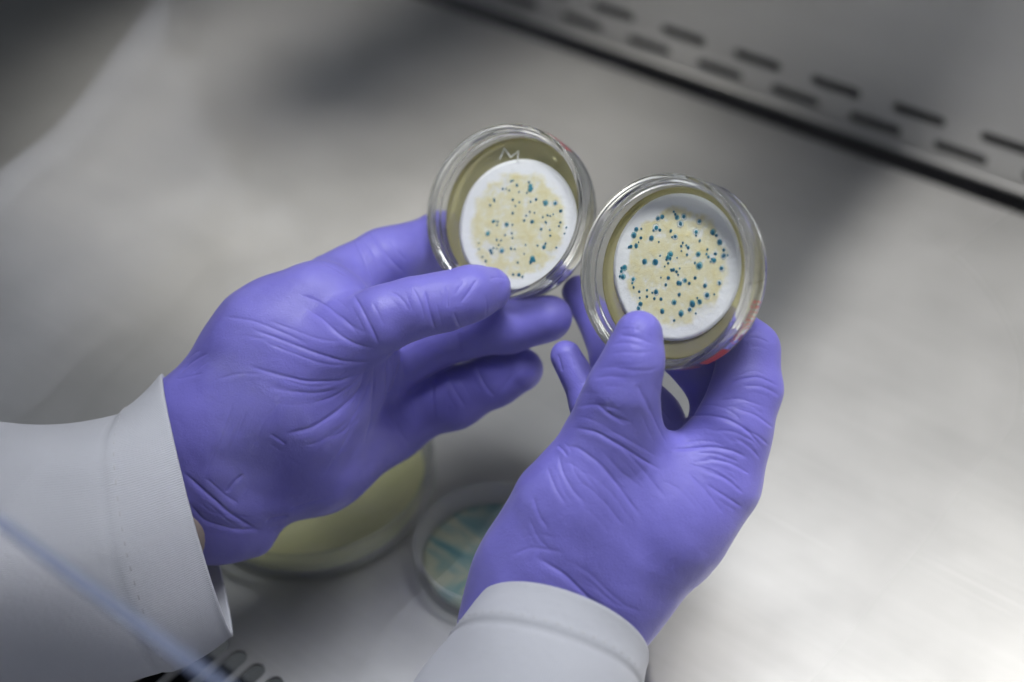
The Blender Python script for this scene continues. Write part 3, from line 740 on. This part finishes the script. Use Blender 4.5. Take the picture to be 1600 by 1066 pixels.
# ------------------------------------------------------------------ coat sleeves
def sleeve(rings, hem_frac, e, seed, nu=180, nsub=22):
    """rings from cuff backwards: (px, py, depth, half vector px (toward the 'top' edge), half-thickness vector in camera metres)"""
    wr = [r for r in rings if len(r) == 3]; rings = [r for r in rings if len(r) != 3]
    cs = [campt(r[0], r[1], r[2]) for r in rings]
    hs = [np.array([r[3][0]*r[2]/F, -r[3][1]*r[2]/F, r[3][2] if len(r[3]) > 2 else 0]) for r in rings]
    ws = [np.array(r[4]) for r in rings]
    for c_, h_, w_ in wr:
        cs.append(RM.T @ (np.array(c_)-CAM)); hs.append(RM.T @ np.array(h_)); ws.append(RM.T @ np.array(w_))
    rings = rings + wr
    tt = np.linspace(0, len(rings)-1, nsub*(len(rings)-1)+1)
    def ip(A):
        A = np.array(A); out = []
        for t in tt:
            i = min(int(t), len(A)-2); u = t-i
            p0, p1, p2, p3 = A[max(i-1,0)], A[i], A[i+1], A[min(i+2, len(A)-1)]
            out.append(.5*((2*p1)+(p2-p0)*u+(2*p0-5*p1+4*p2-p3)*u*u+(-p0+3*p1-3*p2+p3)*u**3))
        return np.array(out)
    cs, hs, ws = ip(cs), ip(hs), ip(ws)
    th = np.linspace(0, 2*math.pi, nu, endpoint=False)
    c, s = np.cos(th), np.sin(th)
    c2 = np.sign(c)*np.abs(c)**e; s2 = np.sign(s)*np.abs(s)**e
    P = cs[:,None,:] + c2[None,:,None]*hs[:,None,:] + s2[None,:,None]*ws[:,None,:]
    # outward direction
    O = P - cs[:,None,:]; O /= np.linalg.norm(O, axis=2)[..., None]
    n = len(tt); nh = max(3, int(nsub*hem_frac))
    flat = P.reshape(-1,3)
    wv = bumps(flat*np.array([1,1,1]), seed, 55)*.0026 + bumps(flat*np.array([.5,1,1]), seed+1, 150)*.0011
    fade = np.clip(np.arange(n)/(nsub*.9), .12, 1)
    off = wv.reshape(n, nu)*fade[:,None]
    hem = np.zeros(n); hem[:nh] = .0007; hem[nh] = .0003
    if nh+1 < n: hem[nh+1] = -.0002
    off += hem[:,None]
    P = P + O*off[..., None]
    inner = P - O*.0022
    inn = inner[:nsub+6]
    verts = list(P.reshape(-1,3)) ; k0 = len(verts); verts += list(inn.reshape(-1,3))
    f = []
    for i in range(n-1):
        for j in range(nu): q = (j+1) % nu; f.append((i*nu+j, i*nu+q, (i+1)*nu+q, (i+1)*nu+j))
    for i in range(len(inn)-1):
        for j in range(nu): q = (j+1) % nu; f.append((k0+i*nu+j, k0+(i+1)*nu+j, k0+(i+1)*nu+q, k0+i*nu+q))
    for j in range(nu): q = (j+1) % nu; f.append((j, k0+j, k0+q, q))
    W = to_world(np.array(verts)) - PBASE
    me = mesh_np('coat_sleeve', W, np.array(f))
    bm = bmesh.new(); bm.from_mesh(me); bmesh.ops.recalc_face_normals(bm, faces=bm.faces); bm.to_mesh(me); bm.free()
    me.polygons.foreach_set('use_smooth', [True]*len(me.polygons))
    # weave coordinates: metres round and along
    uv = me.uv_layers.new(name='UVMap'); li = np.empty(len(me.loops), np.int32); me.loops.foreach_get('vertex_index', li)
    vi = li % (n*nu); a = (vi % nu)/nu*.36; b = (vi // nu)/n*.30
    uv.data.foreach_set('uv', np.stack([a, b], 1).astype(np.float32).ravel())
    o = obj('coat_sleeve', me, CLOTH, person)
    return o, P, O, nh, nu
sl, Pl, Ol, nhl, nul = sleeve([
 (308,785,.470,(-55,-201,.0),(.006,-.003,.031)),
 (215,832,.468,(-42,-208,.0),(.003,.000,.044)),
 (80,882,.462,(-18,-232,.0),(-.004,.006,.050)),
 (-90,905,.452,(0,-250,.0),(-.002,.008,.055)),
 (-260,915,.440,(6,-255,.0),(0,.008,.058)),
 ((-.40,-.03,.13),(-.02,-.03,.055),(.045,-.02,.02)),
 ((-.42,-.16,.22),(-.05,-.01,.03),(.03,-.02,.04))], .92, 1.12, 21)
sr, Pr, Or, nhr, nur = sleeve([
 (876,992,.446,(-131,-50,.0),(.004,.0185,.034)),
 (846,1060,.444,(-160,-52,.0),(.004,.020,.040)),
 (800,1150,.436,(-185,-50,.0),(.003,.010,.046)),
 (730,1280,.424,(-200,-50,.0),(.003,.010,.050)),
 (660,1420,.410,(-210,-50,.0),(.003,.010,.052)),
 ((-.16,-.02,.07),(-.045,-.01,.01),(.0,.03,.05)),
 ((-.14,-.18,.20),(-.055,0,0),(.0,.03,.05))], .9, .95, 33)
def stitches(o, P, O, nh, nu, j0, j1, step, hide=None):
    v = []; f = []
    j = j0
    while j < j1:
        p = [P[nh-2, int(q) % nu] + O[nh-2, int(q) % nu]*.0002 for q in (j, j+step*.62)]
        d = (p[1]-p[0]); L2 = np.linalg.norm(d); d /= L2; o3 = O[nh-2, int(j) % nu]; sd = np.cross(d, o3)*.00022
        k = len(v)
        for q in (p[0]-sd, p[1]-sd, p[1]+sd, p[0]+sd): v.append(q)
        m0 = (p[0]+p[1])/2 + o3*.00035; v.append(m0)
        for a, b in ((0,1),(1,2),(2,3),(3,0)): f.append((k+a, k+b, k+4))
        j += step
    me = mesh('stitching', to_world(np.array(v))-PBASE, f); so = obj('stitching', me, THREAD, person); so.parent = o; so['kind'] = 'stuff'
stitches(sl, Pl, Ol, nhl, nul, 0, nul, 1.5)
stitches(sr, Pr, Or, nhr, nur, 0, nur, 1.5)

# ------------------------------------------------------------------ the wearer's coat body, seen mirrored in the sash
def coat_body():
    prof = [(-.35,-.62,-.30,-.20,.09),(-.15,-.62,-.285,-.20,.09),(0,-.62,-.27,-.20,.095),(.06,-.59,-.24,-.20,.10),(.11,-.56,-.21,-.20,.10),(.14,-.53,-.19,-.20,.10),(.165,-.50,-.17,-.20,.105),(.20,-.475,-.15,-.20,.105),(.30,-.45,-.08,-.20,.11),
            (.40,-.47,-.020,-.20,.105),(.50,-.48,-.002,-.20,.10),(.60,-.46,.016,-.20,.085),(.66,-.38,.0,-.20,.065),(.69,-.30,-.20,-.20,.03)]
    zs = np.concatenate([np.linspace(-.35, -.02, 20), np.linspace(-.01, .30, 230), np.linspace(.31, .69, 40)]); A = np.array(prof)
    th = np.linspace(0, 2*math.pi, 360, endpoint=False); e = .8; v = []
    for z in zs:
        xl, xr, yc, hd = [np.interp(z, A[:,0], A[:,i]) for i in (1,2,3,4)]
        c = np.sign(np.cos(th))*np.abs(np.cos(th))**e; q = np.sign(np.sin(th))*np.abs(np.sin(th))**e
        for a, b in zip(c, q): v.append(((xl+xr)/2+a*(xr-xl)/2, yc+b*hd, z))
    v = np.array(v); f = []
    n, k = len(zs), len(th)
    for i in range(n-1):
        for j in range(k): q = (j+1) % k; f.append((i*k+j, i*k+q, (i+1)*k+q, (i+1)*k+j))
    f2 = [tuple(range((n-1)*k, n*k))]
    nrm = np.stack([np.cos(np.tile(th,n)), np.sin(np.tile(th,n)), 0*np.tile(th,n)], 1)
    off = bumps(v*np.array([1,1,.35]), 77, 38)*.005 + bumps(v, 78, 120)*.0015
    ins = np.clip((.3-v[:,2])/.1, 0, 1)           # the shoulder edge stays smooth
    v = v + nrm*(off*(.25+.75*ins))[:,None]
    gn = np.array([0, math.cos(R_(10)), -math.sin(R_(10))]); vm = v - 2*((v-e0)@gn)[:,None]*gn; vc = (vm-CAM) @ RM
    nm_ = nrm - 2*(nrm@gn)[:,None]*gn; nc = nm_ @ RM
    fold = [([(112,238),(156,298),(208,340)],26,51,None),([(9,460),(66,523),(103,549),(155,545),(202,523),(220,462),(216,388),(206,300)],15,40,None),([(0,594),(47,636),(80,690)],17,37,None),
            ([(98,552),(160,562),(234,575)],15,30,None),([(287,10),(280,75),(260,130)],19,44,None),([(245,20),(240,100),(246,170)],17,30,None),([(484,1066),(505,960),(560,860)],17,40,None),([(300,150),(350,260),(360,380)],30,34,None),([(420,60),(400,200),(330,330)],41,23,None),([(225,780),(240,850),(235,950)],17,40,None)]
    ok = vc[:,2] < -.05; vc2 = vc.copy(); vc2[ok] = crease(vc[ok], nc[ok], fold); d_ = (vc2-vc) @ RM.T; v = v + d_ - 2*(d_@gn)[:,None]*gn
    me = mesh('coat_body', v-PBASE, f+f2); uv = me.uv_layers.new(name='UVMap'); o = obj('coat_body', me, CLOTH, person)
    # patch pocket
    pv = []; pf = []; m = 14
    for i in range(m+1):
        for j in range(m+1):
            x = -.43+.11*i/m; z = .0+.12*j/m; r = np.hypot((x+.34)/.13, 0); A_ = A
            xl, xr = np.interp(z, A[:,0], A[:,1]), np.interp(z, A[:,0], A[:,2]); hd = np.interp(z, A[:,0], A[:,4])
            cc = min(.999, abs((x-(xl+xr)/2)/((xr-xl)/2))); y = -.20+hd*(1-cc**(2/e))**(e/2)
            pv.append((x, y+.007, z))
    for i in range(m):
        for j in range(m): pf.append((i*(m+1)+j, (i+1)*(m+1)+j, (i+1)*(m+1)+j+1, i*(m+1)+j+1))
    pm = mesh('pocket', np.array(pv)-PBASE, pf); pm.uv_layers.new(name='UVMap'); po = obj('pocket', pm, CLOTH, person); po.parent = o
    md = po.modifiers.new('thick', 'SOLIDIFY'); md.thickness = .003
coat_body()

def forearm(rings):
    n = 48; v = []; f = []
    for (px, py, d, hx, hy, wz) in rings:
        c = campt(px, py, d); h_ = np.array([hx*d/F, -hy*d/F, 0]); w_ = np.array([0, 0, wz])
        for i in range(n): a = 2*math.pi*i/n; v.append(c + h_*math.cos(a) + w_*math.sin(a))
    for k in range(len(rings)-1):
        for i in range(n): j = (i+1) % n; f.append((k*n+i, k*n+j, (k+1)*n+j, (k+1)*n+i))
    f += [tuple(range(n)), tuple(range((len(rings)-1)*n, len(rings)*n))]
    me = mesh('forearm', to_world(np.array(v))-PBASE, f); bm = bmesh.new(); bm.from_mesh(me); bmesh.ops.recalc_face_normals(bm, faces=bm.faces); bm.to_mesh(me); bm.free()
    obj('forearm', me, SKIN, person)
forearm([(380,740,.485,-30,-80,.014),(315,752,.482,-40,-98,.018),(230,790,.476,-42,-112,.024),(100,850,.468,-40,-150,.03)])
forearm([(930,900,.447,-80,-50,.014),(890,960,.447,-105,-60,.02),(840,1050,.445,-115,-60,.024),(780,1180,.438,-125,-55,.028)])

# ------------------------------------------------------------------ dishes standing on the tray
def streak_mat():
    m = mat('streaked_culture', (.4,.42,.34), .4)
    mp = coords(m, (90, 26, 1), rot=(0,0,.55)); n = N(m, 'ShaderNodeTexNoise', Scale=1.0, Detail=5.0, Roughness=.62, Distortion=.8); L(m, mp, 0, n, 'Vector')
    mp2 = coords(m, (28, 85, 1), rot=(0,0,.75)); n2 = N(m, 'ShaderNodeTexNoise', Scale=1.0, Detail=5.0, Roughness=.62, Distortion=.6); L(m, mp2, 0, n2, 'Vector')
    a = N(m, 'ShaderNodeMath', operation='MAXIMUM'); L(m, n, 'Fac', a, 0); L(m, n2, 'Fac', a, 1)
    r = ramp(m, [(.48, (.27,.29,.21)), (.58, (.13,.22,.20)), (.68, (.03,.13,.155))]); L(m, a, 0, r, 'Fac'); L(m, r, 0, P(m), 'Base Color'); return m
def standing_dish(px, py, R, H, label, content, lid):
    c = on_z(px, py, H*.6); k = R/DR
    root = empty('petri_dish', (c[0], c[1], .0006)); tag(root, label, 'petri dish')
    b = obj('base', lathe('base', [(r, z+H) for r, z in dish_profile(R, H, .0013)], 96, closed=False), PLASTIC2 if lid else PLASTIC3, root)
    obj('agar', lathe('agar', [(0,.0019),(R-.0052,.0019),(R-.0036,.0032),(R-.0034,H*.42),(R-.005,H*.415),(0,H*.415)], 96, closed=False), content, root)
    if lid:
        o = [(0,H+.0014),(R+.0012,H+.0014),(R+.0012,H*.42),(R+.0002,H*.42),(R+.0002,H+.0004),(0,H+.0004)]
        obj('lid', lathe('lid', [o[0]]+rounded(o[1:-1], .0004, 3)+[o[-1]], 96, closed=False), PLASTIC2, root)
    return root
standing_dish(770, 862, .030, .015, 'open petri dish with teal streaks standing on the steel under the right wrist', streak_mat(), False)
standing_dish(486, 742, .049, .016, 'large lidded petri dish of pale yellow agar standing under the left hand', AGAR2, True)


# small unreadable mark and two rings printed on the coat front
def coat_mark():
    from mathutils.bvhtree import BVHTree
    cb = [o for o in person.children if o.name.startswith('coat_body')][0]
    bv = BVHTree.FromPolygons([v.co + Vector(PBASE) for v in cb.data.vertices], [p.vertices[:] for p in cb.data.polygons])
    nn = np.array([0, math.cos(R_(10)), -math.sin(R_(10))]); mir = lambda P_: P_ - 2*((P_-e0)@nn)*nn
    cm = mir(CAM)
    def hit(px, py):
        q = mir(at(px, py, 1.0)); h_ = bv.ray_cast(Vector(cm), Vector(q-cm)); return (np.array(h_[0]) + np.array(h_[1])*np.sign((cm-np.array(h_[0]))@np.array(h_[1]))*.0006) if h_[0] else None
    V = []; Fc = []
    def stroke(pl, w):
        for (x0, y0), (x1, y1) in zip(pl[:-1], pl[1:]):
            d = np.array([x1-x0, y1-y0]); l = np.linalg.norm(d)+1e-6; n_ = np.array([-d[1], d[0]])/l*w
            q = [hit(x0-n_[0], y0-n_[1]), hit(x1-n_[0], y1-n_[1]), hit(x1+n_[0], y1+n_[1]), hit(x0+n_[0], y0+n_[1])]
            if any(k is None for k in q): continue
            k = len(V); V.extend(q); Fc.append((k,k+1,k+2,k+3))
    for cx, cy, r in ((592,742,30), (612,806,17), (596,742,21)): stroke([(cx+r*math.cos(a), cy+r*.8*math.sin(a)) for a in np.linspace(0, 6.2832, 22)], .8)
    rr = random.Random(3)
    for row, (x, y, n_, hgt) in enumerate(((528,868,3,16), (556,838,6,8), (552,818,6,7))):
        for i in range(n_):
            ux = x+i*hgt*.75; uy = y-i*hgt*.22
            stroke([(ux, uy), (ux, uy-hgt*.7)], .9)
            if rr.random() < .8: stroke([(ux, uy-hgt*.7), (ux+hgt*.45, uy-hgt*.8)], .9)
            if rr.random() < .8: stroke([(ux, uy), (ux+hgt*.45, uy-hgt*.1)], .9)
            if rr.random() < .6: stroke([(ux, uy-hgt*.35), (ux+hgt*.4, uy-hgt*.45)], .9)
    if V:
        o = obj('printed_mark', mesh('printed_mark', np.array(V)-PBASE, Fc, False), mat('dark_print', (.03,.03,.04), .7), person); o.parent = cb
coat_mark()
